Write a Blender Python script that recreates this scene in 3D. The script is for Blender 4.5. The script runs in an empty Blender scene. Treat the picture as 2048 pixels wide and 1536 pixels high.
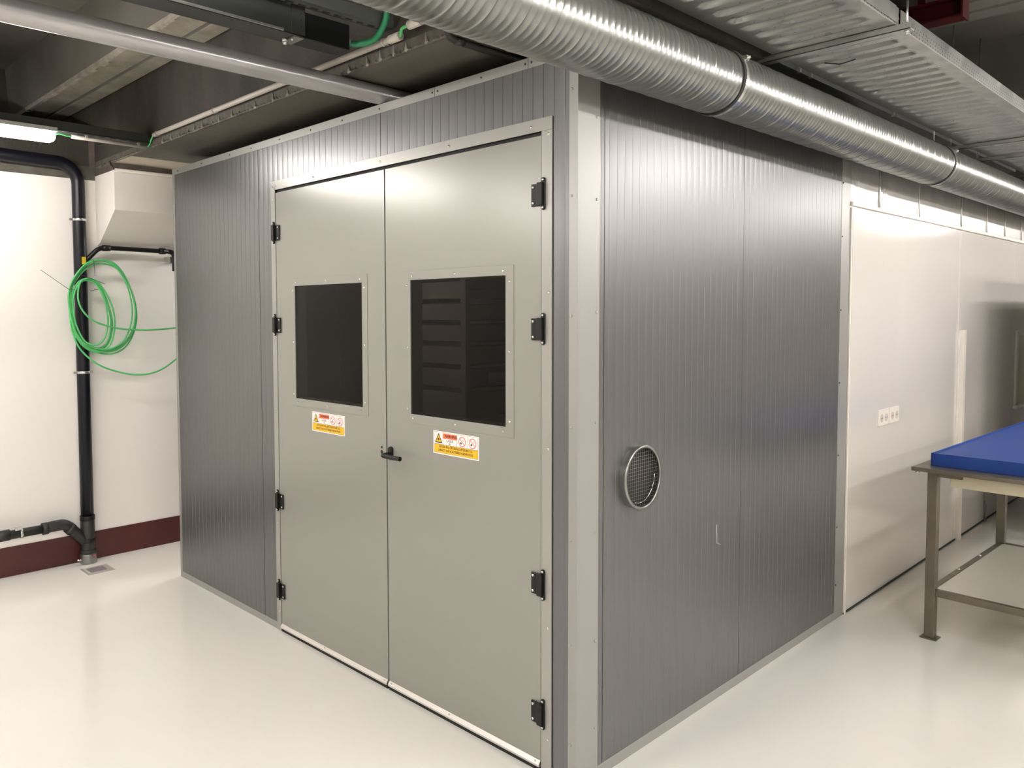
import bpy, bmesh, math, random
from math import sin, cos, pi, radians, hypot, atan2
from mathutils import Vector, Matrix
random.seed(7)
SC = bpy.context.scene
COL = SC.collection

# ------------------------------------------------------------------ camera
cam_d = bpy.data.cameras.new('camera'); cam = bpy.data.objects.new('camera', cam_d); COL.objects.link(cam)
cam.location = (1.62039, -2.14270, 1.63639)
cam.rotation_mode = 'XYZ'; cam.rotation_euler = (1.5212823, 0.0061294, 0.8321959)
cam_d.sensor_width = 36.0; cam_d.lens = 1592.6 / 2048 * 36.0
cam_d.shift_x = (1024 - 858.54) / 2048; cam_d.shift_y = (702.47 - 768) / 2048
cam_d.clip_start = 0.02
SC.camera = cam

# ------------------------------------------------------------------ world, exposure
w = bpy.data.worlds.new('world'); SC.world = w; w.use_nodes = True
w.node_tree.nodes['Background'].inputs[0].default_value = (0.9, 0.92, 1.0, 1)
w.node_tree.nodes['Background'].inputs[1].default_value = 0.02
SC.view_settings.view_transform = 'Standard'; SC.view_settings.look = 'None'
SC.view_settings.gamma = 1.0; SC.view_settings.use_curve_mapping = False
SC.view_settings.exposure = 0.12
LAMP_STRENGTH = 67.0
INSIDE_WATTS = 5.0
SC.cycles.max_bounces = 8; SC.cycles.diffuse_bounces = 5; SC.cycles.glossy_bounces = 4
SC.cycles.sample_clamp_indirect = 6.0
SC.cycles.caustics_reflective = False; SC.cycles.caustics_refractive = False
SC.cycles.use_denoising = True

# ------------------------------------------------------------------ materials
def mat(name, col, rough=0.5, metal=0.0, spec=0.5, coat=0.0, noise=None, bump=None, rvar=None, emit=None):
    """noise=(scale, amount, (stretch)) colour variation; bump=(scale, strength, stretch)"""
    m = bpy.data.materials.new(name); m.use_nodes = True
    nt = m.node_tree; b = nt.nodes['Principled BSDF']
    b.inputs['Base Color'].default_value = (*col, 1); b.inputs['Roughness'].default_value = rough
    b.inputs['Metallic'].default_value = metal; b.inputs['Specular IOR Level'].default_value = spec
    b.inputs['Coat Weight'].default_value = coat; b.inputs['Coat Roughness'].default_value = 0.08
    def nz(scale, stretch, detail=4):
        tc = nt.nodes.new('ShaderNodeTexCoord'); mp = nt.nodes.new('ShaderNodeMapping')
        mp.inputs['Scale'].default_value = stretch
        n = nt.nodes.new('ShaderNodeTexNoise'); n.inputs['Scale'].default_value = scale; n.inputs['Detail'].default_value = detail
        nt.links.new(tc.outputs['Object'], mp.inputs[0]); nt.links.new(mp.outputs[0], n.inputs['Vector'])
        return n
    if noise:
        n = nz(noise[0], noise[2] if len(noise) > 2 else (1, 1, 1), 6)
        r = nt.nodes.new('ShaderNodeMapRange'); r.inputs[1].default_value = 0.3; r.inputs[2].default_value = 0.7
        r.inputs[3].default_value = 1 - noise[1]; r.inputs[4].default_value = 1 + noise[1]
        v = nt.nodes.new('ShaderNodeVectorMath'); v.operation = 'SCALE'; v.inputs[0].default_value = col
        nt.links.new(n.outputs[0], r.inputs[0]); nt.links.new(r.outputs[0], v.inputs['Scale'])
        nt.links.new(v.outputs[0], b.inputs['Base Color'])
    if rvar:
        n = nz(rvar[0], rvar[2] if len(rvar) > 2 else (1, 1, 1))
        r = nt.nodes.new('ShaderNodeMapRange'); r.inputs[1].default_value = 0.3; r.inputs[2].default_value = 0.7
        r.inputs[3].default_value = max(0, rough - rvar[1]); r.inputs[4].default_value = rough + rvar[1]
        nt.links.new(n.outputs[0], r.inputs[0]); nt.links.new(r.outputs[0], b.inputs['Roughness'])
    if bump:
        n = nz(bump[0], bump[2] if len(bump) > 2 else (1, 1, 1), 5)
        bp = nt.nodes.new('ShaderNodeBump'); bp.inputs['Strength'].default_value = bump[1]; bp.inputs['Distance'].default_value = 0.01
        nt.links.new(n.outputs[0], bp.inputs['Height']); nt.links.new(bp.outputs[0], b.inputs['Normal'])
    if emit:
        b.inputs['Emission Color'].default_value = (*emit[0], 1); b.inputs['Emission Strength'].default_value = emit[1]
    return m

M = {}
M['floor'] = mat('floor_resin', (0.88, 0.857, 0.79), 0.12, spec=0.45, noise=(1.1, 0.03), rvar=(2.5, 0.04), bump=(1.6, 0.03))
M['wall'] = mat('wall_paint', (0.88, 0.84, 0.79), 0.55, noise=(0.8, 0.02), bump=(60, 0.03))
M['panelwhite'] = mat('white_panel', (0.69, 0.66, 0.615), 0.13, spec=0.8, noise=(1.0, 0.015))
M['base'] = mat('red_skirting', (0.075, 0.014, 0.012), 0.35, noise=(6, 0.12))
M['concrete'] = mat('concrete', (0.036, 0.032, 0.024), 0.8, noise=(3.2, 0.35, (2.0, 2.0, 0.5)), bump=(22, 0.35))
M['concrete_under'] = mat('concrete_soffit_lit', (0.10, 0.094, 0.075), 0.8, noise=(2.0, 0.22, (0.5, 2.0, 1)), bump=(18, 0.25))
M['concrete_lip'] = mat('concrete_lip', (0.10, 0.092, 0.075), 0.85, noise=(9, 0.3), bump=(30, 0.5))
M['concrete_lit'] = mat('concrete_lit', (0.52, 0.46, 0.37), 0.8, noise=(5, 0.12), bump=(20, 0.2))
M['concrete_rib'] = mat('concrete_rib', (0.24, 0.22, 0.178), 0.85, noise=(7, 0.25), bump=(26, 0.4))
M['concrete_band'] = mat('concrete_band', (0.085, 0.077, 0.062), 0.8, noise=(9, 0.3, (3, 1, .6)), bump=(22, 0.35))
M['concrete_edge'] = mat('concrete_edge', (0.33, 0.305, 0.26), 0.85, noise=(14, 0.25), bump=(30, 0.4))
M['mortar'] = mat('mortar_pad', (0.10, 0.08, 0.068), 0.85, noise=(7, 0.3))
M['slab'] = mat('slab_dark', (0.15, 0.14, 0.122), 0.85, noise=(1.4, 0.3), bump=(12, 0.3))
M['silver'] = mat('silver_panel', (0.180, 0.179, 0.182), 0.32, metal=0.7, noise=(2.5, 0.03, (40, 40, 0.35)), rvar=(3, 0.008, (50, 50, 0.3)))
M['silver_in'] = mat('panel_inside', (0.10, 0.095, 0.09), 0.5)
M['trim'] = mat('trim_sheet', (0.345, 0.345, 0.325), 0.36, metal=0.35, noise=(2, 0.03))
M['door'] = mat('door_paint', (0.30, 0.297, 0.268), 0.25, metal=0.15, noise=(1.5, 0.012))
M['frame'] = mat('frame_sheet', (0.36, 0.355, 0.325), 0.30, metal=0.25, noise=(2, 0.02))
M['alu'] = mat('aluminium', (0.70, 0.68, 0.66), 0.30, metal=0.8)
M['black'] = mat('black_plastic', (0.005, 0.006, 0.0065), 0.4, spec=0.35)
M['rubber'] = mat('black_rubber', (0.010, 0.009, 0.008), 0.7)
M['screw'] = mat('screw_zinc', (0.75, 0.74, 0.70), 0.22, metal=0.9)
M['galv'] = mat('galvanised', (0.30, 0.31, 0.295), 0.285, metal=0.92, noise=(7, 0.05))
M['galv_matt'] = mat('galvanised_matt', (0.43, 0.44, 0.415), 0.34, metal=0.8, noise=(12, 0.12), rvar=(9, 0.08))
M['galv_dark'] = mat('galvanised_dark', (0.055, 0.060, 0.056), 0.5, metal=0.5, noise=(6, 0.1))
M['pipe_grey'] = mat('grey_pipe', (0.56, 0.54, 0.55), 0.25, metal=0.5, noise=(6, 0.05))
M['pipe_black'] = mat('black_pipe', (0.006, 0.006, 0.007), 0.36, spec=0.35, noise=(4, 0.15))
M['pipe_blue'] = mat('blueblack_pipe', (0.0045, 0.005, 0.009), 0.34, spec=0.3, noise=(4, 0.15))
M['pipe_old'] = mat('dull_black_pipe', (0.022, 0.022, 0.020), 0.48, noise=(9, 0.25))
M['steel'] = mat('zinc_strap', (0.72, 0.72, 0.70), 0.22, metal=0.9)
M['conduit'] = mat('grey_conduit', (0.46, 0.43, 0.385), 0.45)
M['conduit_white'] = mat('white_conduit', (0.62, 0.58, 0.53), 0.45)
M['green'] = mat('green_cable', (0.10, 0.50, 0.16), 0.40, noise=(15, 0.12))
M['green_dark'] = mat('green_hose', (0.010, 0.19, 0.075), 0.35)
M['tie'] = mat('cable_tie', (0.015, 0.014, 0.014), 0.5)
M['yellow'] = mat('yellow_tape', (0.62, 0.45, 0.03), 0.5)
M['plastic_white'] = mat('socket_plastic', (0.86, 0.80, 0.73), 0.3)
M['hole'] = mat('dark_hole', (0.02, 0.017, 0.015), 0.8)
M['hole_soft'] = mat('socket_hole', (0.60, 0.53, 0.47), 0.6)
M['drain'] = mat('drain_steel', (0.50, 0.45, 0.42), 0.4, metal=0.4)
M['drain_grid'] = mat('drain_grid', (0.24, 0.20, 0.23), 0.5, noise=(120, 0.4))
M['foil'] = mat('foil_wrap', (0.78, 0.77, 0.74), 0.30, metal=0.9, noise=(18, 0.10), bump=(26, 0.55, (1, 1, 1)))
M['foil_flat'] = mat('foil_flat', (0.74, 0.73, 0.70), 0.38, metal=0.85, noise=(5, 0.08), bump=(9, 0.12))
M['stainless'] = mat('table_steel', (0.17, 0.15, 0.115), 0.36, metal=0.6, noise=(5, 0.15), rvar=(8, 0.06))
M['blue'] = mat('blue_plastic', (0.020, 0.060, 0.27), 0.45, spec=0.25, noise=(3, 0.06))
M['cream'] = mat('cream_box', (0.58, 0.52, 0.37), 0.45, noise=(4, 0.06))
M['shelfwhite'] = mat('shelf_sheet', (0.56, 0.54, 0.46), 0.18, noise=(1.5, 0.03))
M['red'] = mat('red_steel', (0.075, 0.004, 0.006), 0.45, noise=(5, 0.15))
M['lampbody'] = mat('lamp_body', (0.62, 0.62, 0.60), 0.4)
M['lamp'] = mat('lamp_diffuser', (0.9, 0.9, 0.9), 0.3, emit=((1.0, 0.952, 0.91), LAMP_STRENGTH))
M['lamp_row'] = mat('lamp_diffuser_row', (0.9, 0.9, 0.9), 0.3, emit=((1.0, 0.952, 0.91), LAMP_STRENGTH * 0.90))
M['rack'] = mat('rack_grey', (0.42, 0.40, 0.37), 0.45)
M['rackdark'] = mat('rack_dark', (0.03, 0.012, 0.014), 0.6)
M['maroon'] = mat('maroon_bin', (0.16, 0.03, 0.04), 0.5)
M['cabinet'] = mat('cabinet_dark', (0.10, 0.095, 0.085), 0.5)
M['mesh_wire'] = mat('mesh_wire', (0.22, 0.22, 0.21), 0.4, metal=0.5)
M['rail_steel'] = mat('rail_steel', (0.13, 0.138, 0.13), 0.45, metal=0.5)
M['cabinet_grey'] = mat('cabinet_grey', (0.28, 0.265, 0.24), 0.5)
M['s_white'] = mat('sign_white', (0.88, 0.86, 0.84), 0.4)
M['s_yellow'] = mat('sign_yellow', (0.86, 0.50, 0.015), 0.4)
M['s_orange'] = mat('sign_orange', (0.80, 0.16, 0.07), 0.4)
M['s_black'] = mat('sign_black', (0.02, 0.015, 0.012), 0.5)
M['s_red'] = mat('sign_red', (0.62, 0.05, 0.08), 0.4)
# dark tinted pane
g = bpy.data.materials.new('tinted_glass'); g.use_nodes = True; nt = g.node_tree
for n in list(nt.nodes):
    if n.type != 'OUTPUT_MATERIAL': nt.nodes.remove(n)
out = [n for n in nt.nodes if n.type == 'OUTPUT_MATERIAL'][0]
tr = nt.nodes.new('ShaderNodeBsdfTransparent'); tr.inputs[0].default_value = (0.40, 0.385, 0.375, 1)
gl = nt.nodes.new('ShaderNodeBsdfGlossy'); gl.inputs['Roughness'].default_value = 0.02; gl.inputs[0].default_value = (0.9, 0.9, 0.9, 1)
lw = nt.nodes.new('ShaderNodeLayerWeight'); pw = nt.nodes.new('ShaderNodeMath'); pw.operation = 'POWER'; pw.inputs[1].default_value = 5
fr = nt.nodes.new('ShaderNodeMath'); fr.operation = 'MULTIPLY_ADD'; fr.inputs[1].default_value = 0.9; fr.inputs[2].default_value = 0.012
nt.links.new(lw.outputs['Facing'], pw.inputs[0]); nt.links.new(pw.outputs[0], fr.inputs[0])
mx = nt.nodes.new('ShaderNodeMixShader')
nt.links.new(fr.outputs[0], mx.inputs[0]); nt.links.new(tr.outputs[0], mx.inputs[1]); nt.links.new(gl.outputs[0], mx.inputs[2])
nt.links.new(mx.outputs[0], out.inputs[0]); M['glass'] = g

# ------------------------------------------------------------------ helpers
class MB:
    def __init__(s): s.v = []; s.f = []; s.m = []; s.sm = []; s.mats = []
    def mi(s, m):
        if m is None: return 0
        if m not in s.mats: s.mats.append(m)
        return s.mats.index(m)
    def add(s, vs, fs, m=None, smooth=False):
        b = len(s.v); s.v += [tuple(p) for p in vs]; k = s.mi(m)
        for f in fs: s.f.append(tuple(b + i for i in f)); s.m.append(k); s.sm.append(smooth)
        return s
    def box(s, x0, x1, y0, y1, z0, z1, m=None):
        vs = [(x, y, z) for z in (z0, z1) for y in (y0, y1) for x in (x0, x1)]
        return s.add(vs, [(0, 2, 3, 1), (4, 5, 7, 6), (0, 1, 5, 4), (2, 6, 7, 3), (0, 4, 6, 2), (1, 3, 7, 5)], m)
    def prism(s, poly, axis, a, b, m=None):
        """poly in the two remaining axes (in order), extruded along axis"""
        def P(p, t):
            q = list(p); q.insert(axis, t); return tuple(q)
        n = len(poly)
        vs = [P(p, a) for p in poly] + [P(p, b) for p in poly]
        fs = [tuple(range(n))[::-1], tuple(range(n, 2 * n))] + [(i, (i + 1) % n, n + (i + 1) % n, n + i) for i in range(n)]
        return s.add(vs, fs, m)
    def tube(s, pts, r, n=12, m=None, closed=False, cap=True, radii=None):
        pts = [Vector(p) for p in pts]; N = len(pts); rings = []
        T = []
        for i in range(N):
            if closed: t = pts[(i + 1) % N] - pts[i - 1]
            else: t = pts[min(i + 1, N - 1)] - pts[max(i - 1, 0)]
            T.append(t.normalized())
        up = Vector((0, 0, 1)) if abs(T[0].z) < 0.9 else Vector((1, 0, 0))
        u = T[0].cross(up).normalized()
        vs = []
        for i in range(N):
            u = (u - T[i] * u.dot(T[i])).normalized(); w_ = T[i].cross(u)
            rr = radii[i] if radii else r
            for k in range(n):
                a = 2 * pi * k / n; vs.append(pts[i] + u * (rr * cos(a)) + w_ * (rr * sin(a)))
        fs = []
        for i in range(N if closed else N - 1):
            j = (i + 1) % N
            for k in range(n):
                k2 = (k + 1) % n; fs.append((i * n + k, i * n + k2, j * n + k2, j * n + k))
        s.add(vs, fs, m, True)
        if cap and not closed:
            b = len(s.v) - N * n; k_ = s.mi(m)
            s.f.append(tuple(b + k for k in range(n))[::-1]); s.m.append(k_); s.sm.append(False)
            s.f.append(tuple(b + (N - 1) * n + k for k in range(n))); s.m.append(k_); s.sm.append(False)
        return s
    def disc(s, c, axis, r, h, n=16, m=None):
        c = Vector(c); d = Vector([1 if i == axis else 0 for i in range(3)]) * h
        return s.tube([c, c + d], r, n, m)
    def ball(s, c, r, sq=(1, 1, 1), m=None, n=8):
        vs = []; fs = []
        for i in range(1, n // 2):
            t = pi * i / (n // 2)
            for k in range(n):
                a = 2 * pi * k / n; vs.append((c[0] + r * sq[0] * sin(t) * cos(a), c[1] + r * sq[1] * sin(t) * sin(a), c[2] + r * sq[2] * cos(t)))
        R_ = n // 2 - 1
        vs.append((c[0], c[1], c[2] + r * sq[2])); vs.append((c[0], c[1], c[2] - r * sq[2])); a_, b_ = len(vs) - 2, len(vs) - 1
        for i in range(R_ - 1):
            for k in range(n): fs.append((i * n + k, (i + 1) * n + k, (i + 1) * n + (k + 1) % n, i * n + (k + 1) % n))
        for k in range(n): fs.append((a_, k, (k + 1) % n)); fs.append((b_, (R_ - 1) * n + (k + 1) % n, (R_ - 1) * n + k))
        return s.add(vs, fs, m, True)
    def ring_slab(s, x0, x1, z0, z1, hx0, hx1, hz0, hz1, y0, y1, m=None):
        o = [(x0, z0), (x1, z0), (x1, z1), (x0, z1)]; h = [(hx0, hz0), (hx1, hz0), (hx1, hz1), (hx0, hz1)]
        vs = [(p[0], y, p[1]) for y in (y0, y1) for p in o + h]
        fs = []
        for i in range(4):
            j = (i + 1) % 4
            fs += [(i, j, 4 + j, 4 + i), (8 + i, 12 + i, 12 + j, 8 + j), (i, 8 + i, 8 + j, j), (4 + i, 4 + j, 12 + j, 12 + i)]
        return s.add(vs, fs, m)
    def build(s, name, m=None, parent=None, bevel=0, kind=None, label=None, fix=True):
        root = parent
        while root is not None and root.parent is not None: root = root.parent
        o0 = Vector(root.location) if root is not None else Vector((0, 0, 0))
        me = bpy.data.meshes.new(name)
        me.from_pydata([(p[0] - o0.x, p[1] - o0.y, p[2] - o0.z) for p in s.v], [], s.f)
        mats = s.mats if s.mats else [M[m]]
        for k in mats: me.materials.append(M[k] if isinstance(k, str) else k)
        for p, k, sm in zip(me.polygons, s.m, s.sm): p.material_index = k; p.use_smooth = sm
        me.update()
        if fix:
            bm = bmesh.new(); bm.from_mesh(me); bmesh.ops.recalc_face_normals(bm, faces=bm.faces); bm.to_mesh(me); bm.free()
        ob = bpy.data.objects.new(name, me); COL.objects.link(ob)
        if parent is not None: ob.parent = parent
        if bevel:
            md = ob.modifiers.new('bevel', 'BEVEL'); md.width = bevel; md.segments = 2; md.limit_method = 'ANGLE'; md.angle_limit = radians(35)
        if kind: ob['kind'] = kind
        if label: ob['label'] = label
        return ob

def tag(o, label=None, cat=None, group=None, kind=None):
    if label: o['label'] = label
    if cat: o['category'] = cat
    if group: o['group'] = group
    if kind: o['kind'] = kind
    return o
def thing(name, loc, label, cat, group=None):
    o = bpy.data.objects.new(name, None); COL.objects.link(o); o.location = loc; o.empty_display_size = 0.05
    return tag(o, label, cat, group)
def struct(mb, name, m, **k):
    o = mb.build(name, m, **k); o['kind'] = 'structure'; return o
def smooth_path(P, sub=6, closed=False):
    P = [Vector(p) for p in P]; n = len(P); out = []
    rng = range(n) if closed else range(n - 1)
    for i in rng:
        p0 = P[i - 1] if (closed or i > 0) else P[i]; p1 = P[i]; p2 = P[(i + 1) % n]
        p3 = P[(i + 2) % n] if (closed or i + 2 < n) else P[(i + 1) % n]
        for k in range(sub):
            t = k / sub
            out.append(0.5 * ((2 * p1) + (p2 - p0) * t + (2 * p0 - 5 * p1 + 4 * p2 - p3) * t * t + (3 * p1 - p0 - 3 * p2 + p3) * t ** 3))
    if not closed: out.append(P[-1])
    return out
def arc(c, r, a0, a1, n, f):
    return [f(c[0] + r * cos(a0 + (a1 - a0) * i / n), c[1] + r * sin(a0 + (a1 - a0) * i / n)) for i in range(n + 1)]

# ------------------------------------------------------------------ the room
XL, XR, YN, YF = -3.78, 7.2, -7.0, 12.0
struct(MB().box(XL - .2, XR + .2, YN - .2, YF + .2, -0.15, 0), 'floor', 'floor')
wl = struct(MB().box(XL - .25, XL, YN, YF, 0, 2.512), 'wall_left', 'wall')
MB().box(XL - .25, XL + .0005, YN, YF, 2.512, 2.60).build('ledge', 'concrete_lip', wl)
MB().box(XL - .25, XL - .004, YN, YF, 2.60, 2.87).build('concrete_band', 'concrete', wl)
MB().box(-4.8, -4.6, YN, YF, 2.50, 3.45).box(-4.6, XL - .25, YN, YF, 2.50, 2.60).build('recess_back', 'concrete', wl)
# vertical joint in the concrete where the wall meets the cross beam
MB().box(XL - .004, XL + .006, -0.235, -0.20, 2.60, 2.868).build('joint_strip', 'mortar', wl)
struct(MB().box(XL, XL + .006, YN, YF, 0, 0.186), 'baseboard_left', 'base', bevel=0.002)
wr = struct(MB().box(-0.10, 0.0, 2.322, YF, 0.004, 2.176), 'wall_right', 'panelwhite')
for i, (y0, y1) in enumerate([(2.336, 4.266), (4.306, 5.848), (5.852, 7.4), (7.404, 8.95), (8.954, 10.5), (10.504, 11.95)]):
    MB().box(-0.01, 0.0035, y0, y1, 0.012, 2.160).build('panel', 'panelwhite', wr, bevel=0.001)
MB().box(0.0, 0.008, 2.322, 2.334, 0.0, 2.17).build('edge_strip', 'plastic_white', wr)
MB().box(0.0, 0.010, 2.334, 2.342, 0.0, 2.17).build('edge_strip', 'panelwhite', wr)
MB().box(0.0, 0.030, 4.345, 4.395, 0.0, 1.485).build('cover_strip', 'plastic_white', wr, bevel=.001)
mbw = MB().box(0, .02, 5.93, 5.975, .82, 1.45).box(0, .02, 5.975, 6.9, 1.405, 1.45).box(0, .02, 6.855, 6.9, .82, 1.405).box(0, .035, 5.90, 6.93, .80, .825)
hw = struct(mbw, 'window_1', 'plastic_white', bevel=.002)
MB().box(.002, .006, 5.975, 6.855, .825, 1.405).build('hatch_panel', 'cream', hw)
struct(MB().box(-0.10, 0.014, 2.322, YF, 2.178, 2.199), 'trim_1', 'wall', bevel=0.004)
struct(MB().box(0.0, 0.007, 2.322, YF, 0.0, 0.010), 'trim_2', 'galv_dark')
struct(MB().box(XL, XR, YF, YF + .2, 0, 3.45), 'wall_far', 'wall')
struct(MB().box(XL, XR, YN - .2, YN, 0, 3.45), 'wall_near', 'wall')
struct(MB().box(XR, XR + .2, YN, YF, 0, 3.45), 'wall_opposite', 'wall')
# ceiling deck, the deep beam over the booth and pairs of slab ribs
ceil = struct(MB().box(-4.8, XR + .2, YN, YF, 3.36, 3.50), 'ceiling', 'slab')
def rib(y0, y1, zb=3.006, m='concrete_rib'):
    yc_ = (y0 + y1) / 2
    poly = [(y0 + .008, zb), (y1 - .008, zb), (y1, zb + .02), (y1 + .02, 3.36), (y0 - .02, 3.36), (y0, zb + .02)]
    r_ = MB().prism(poly, 0, -4.6, XR).build('slab_rib', 'slab', ceil)
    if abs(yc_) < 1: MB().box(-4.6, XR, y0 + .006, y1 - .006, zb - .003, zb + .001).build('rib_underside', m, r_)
    if y0 < -.4 and abs(yc_) < 1:
        mb = MB(); x = -4.6
        while x < 3:
            L = random.uniform(.03, .12); mb.box(x, x + L, y0 - .004, y0 + random.uniform(.010, .030), zb - .006 - random.uniform(0, .003), zb + .018); x += L
        mb.build('ragged_lip', 'concrete_edge', r_, kind='stuff')
for yc in (-4.85, -2.75, 2.25, 4.25, 6.25, 8.25, 10.2):
    rib(yc - .145, yc - .01, m='concrete_under'); rib(yc + .01, yc + .145, m='concrete_under')
rib(-0.487, -0.332); rib(-0.316, -0.212)
# beam: front face, drips along the lower lip
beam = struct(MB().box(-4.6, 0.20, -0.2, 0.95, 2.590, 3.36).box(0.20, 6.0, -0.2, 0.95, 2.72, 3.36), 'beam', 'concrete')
MB().box(-4.6, 0.20, -0.2025, -0.19, 2.5905, 2.630).build('lower_band', 'concrete_band', beam)
MB().box(-4.6, 0.20, -0.197, 0.95, 2.5894, 2.5910).build('beam_soffit_lit', 'concrete_under', beam)  # lighter sheet: colour makes up for the little light reaching the underside
mb = MB()
NX = 420
lip_f = []; 
for i in range(NX + 1):
    x = XL + (0.2 - XL) * i / NX
    h = 0.004 + 0.006 * random.random() + (0.016 * random.random() ** 3); d = 0.003 + 0.007 * random.random()
    lip_f.append((x, h, d))
vs = []; fs = []
for x, h, d in lip_f: vs += [(x, -0.2028, 2.590 + h), (x, -0.2 - d, 2.593), (x, -0.2 - d * .6, 2.5865), (x, -0.188, 2.5890)]
for i in range(NX):
    for k in range(3): fs.append((4 * i + k, 4 * i + k + 1, 4 * i + 5 + k, 4 * i + 4 + k))
mb.add(vs, fs)
mb.build('rough_lip', 'concrete_lip', beam, kind='stuff', fix=False)
for i, x in enumerate([-2.72, -2.61, -2.33, -2.24, -2.06, -1.93, -1.71, -1.55, -1.43, -1.18, -.98, -.86, -.78, -.70, -.63, -.52]):
    h = random.uniform(.030, .043)
    MB().tube([(x, -0.2025, 2.590 + h), (x + .004, -0.2035, 2.606), (x + .010, -0.207, 2.590)], .003, 6, radii=[.002, .005, .009]).build('concrete_drip', 'concrete_edge', beam)
# corbel on the left wall that carries the beam
MB().box(XL + .01, -3.18, -0.196, 0.94, 2.5862, 2.5890).build('lit_soffit_patch', 'concrete_lit', beam)  # bright lamplight on the beam underside, put into the colour
cb = struct(MB().prism([(XL, 2.085), (-3.72, 2.10), (-3.45, 2.292), (-3.45, 2.54), (XL, 2.54)], 1, -0.2, 1.0), 'trim_3', 'wall')
struct(MB().box(XL, -3.455, -0.195, 1.0, 2.54, 2.588), 'trim_4', 'mortar')

# ------------------------------------------------------------------ lamps (tubes in long luminaires)
def luminaire(x, y0, y1, z, label, hood=0.10, group='ceiling tube lamps'):
    t = thing('tube_lamp', (x, (y0 + y1) / 2, z + .03), label, 'lamp', group); k_ = 0.95 if hood == 0 else 1.0
    pts = []; rr = []
    for yy, r in ((y0, .012), (y0 + .008, .026), (y0 + .03, .037), (y1 - .03, .037), (y1 - .008, .026), (y1, .012)):
        pts.append((x, yy, z)); rr.append(r * k_)
    MB().tube(pts, .037, 20, radii=rr).build('diffuser', 'lamp_row' if x > 1 or x > -1 else 'lamp', t)
    MB().prism([(x - .034, z + .022), (x + .034, z + .022), (x + .030, z + .045), (x - .030, z + .045)], 1, y0 - .005, y1 + .005).build('housing', 'lampbody', t, bevel=.002)
    if hood > .04: MB().prism([(x - .034, z + .044), (x + .034, z + .044), (x + hood, z + .004), (x + hood, z + .001), (x + .034, z + .041), (x - .034, z + .041), (x - hood, z + .001), (x - hood, z + .004)], 1, y0, y1).build('reflector', 'lampbody', t)
    for yy in (() if hood == 0 else (y0 + .2, y1 - .2)): MB().tube([(x, yy, z + .045), (x, yy, 3.36)], .004, 6).build('hanger', 'steel', t)
    return t
LZ = 2.578
luminaire(-2.885, -2.20, -0.725, LZ, 'glowing tube lamp under the slotted channel at the left of the photo', hood=0, group=None)
luminaire(-2.885, -4.25, -2.75, LZ, 'tube lamp in the left row behind the camera')
luminaire(-3.42, 0.90, 1.9, 2.25, 'tube lamp in the gap between the booth and the left wall', hood=0.03, group=None)
luminaire(-0.45, -2.55, -1.15, 2.74, 'tube lamp behind the camera on the booth side', group=None)
for y0, w_ in ((8.0, 'nearest the far wall'), (5.2, 'second from the far wall'), (2.35, 'level with the steel table'), (-0.45, 'level with the booth doors'), (-3.2, 'above the camera'), (-6.0, 'nearest the rear wall')):
    luminaire(1.62, y0, y0 + 1.5, 2.68, 'tube lamp in the row above the open floor, ' + w_)
for y0, w_ in ((6.5, 'nearest the far wall'), (3.5, 'second from the far wall'), (0.5, 'third from the far wall'), (-2.5, 'behind the camera'), (-5.5, 'nearest the rear wall')):
    luminaire(3.3, y0, y0 + 1.5, 2.68, 'unseen tube lamp in the row added for fill light, ' + w_)  # whole row added out of view to even out the fill
for y0, w_ in ((6.0, 'nearest the far wall'), (2.0, 'second from the far wall'), (-2.0, 'second from the rear wall'), (-6.0, 'nearest the rear wall')):
    luminaire(5.0, y0, y0 + 1.5, 2.68, 'tube lamp in the row by the opposite wall, ' + w_)

# ------------------------------------------------------------------ booth
XB, YB, ZB = -3.045, 2.32, 2.509
booth = thing('laser_booth', (XB / 2, YB / 2, 0), 'large silver ribbed sheet metal booth with double door', 'booth')
PITCH = 0.0465
def ribbed(mb, u0, u1, z0, z1, f, phase=0.0, groove=0.0024, depth=0.0012, sag=0.00042, m=None):
    """vertical micro ribs; f(u, out, z) -> point, 'out' = offset along the outward normal"""
    k = math.floor((u0 - phase) / PITCH)
    a = phase + k * PITCH
    while a < u1 - 1e-6:
        s0, s1 = max(a, u0), min(a + PITCH, u1)
        g0 = s0 + groove / 2 if s0 == a else s0; g1 = s1 - groove / 2 if abs(s1 - a - PITCH) < 1e-9 else s1
        if g1 > g0 + 1e-5:
            n = 6; vs = []
            for i in range(n + 1):
                u = g0 + (g1 - g0) * i / n; t = (u - a) / PITCH
                o = sag * 4 * t * (1 - t); vs += [f(u, o, z0), f(u, o, z1)]
            mb.add(vs, [(2 * i, 2 * i + 2, 2 * i + 3, 2 * i + 1) for i in range(n)], m, True)
        for (e0, e1, o0, o1) in ((s0, g0, -depth, 0), (g1, s1, 0, -depth)):
            if e1 - e0 > 1e-6: mb.add([f(e0, o0, z0), f(e1, o1, z0), f(e1, o1, z1), f(e0, o0, z1)], [(0, 1, 2, 3)], m)
        a += PITCH
    return mb
ff = lambda u, o, z: (u, -o, z)         # front wall (faces -Y)
fs_ = lambda u, o, z: (o, u, z)         # side wall (faces +X)
DX0, DX1, DZ1 = -1.875, -0.152, 2.250   # door opening
J1, J2, J3 = -2.038, -1.032, -0.026
def front_panel(rects, phase):
    mb = MB()
    for (a, b, z0, z1) in rects:
        ribbed(mb, a, b, z0, z1, ff, phase)
        mb.box(a, b, 0.004, 0.060, z0, z1)
    # close the thin joint side
    mb.build('wall_panel', 'silver', booth, fix=False)
front_panel([(XB + .002, J1 - .0015, .004, ZB - .004)], J1)
front_panel([(J1 + .0015, DX0 - .02, .004, ZB - .004), (DX0 - .02, J2 - .0015, DZ1 + .01, ZB - .004)], J1)
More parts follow.
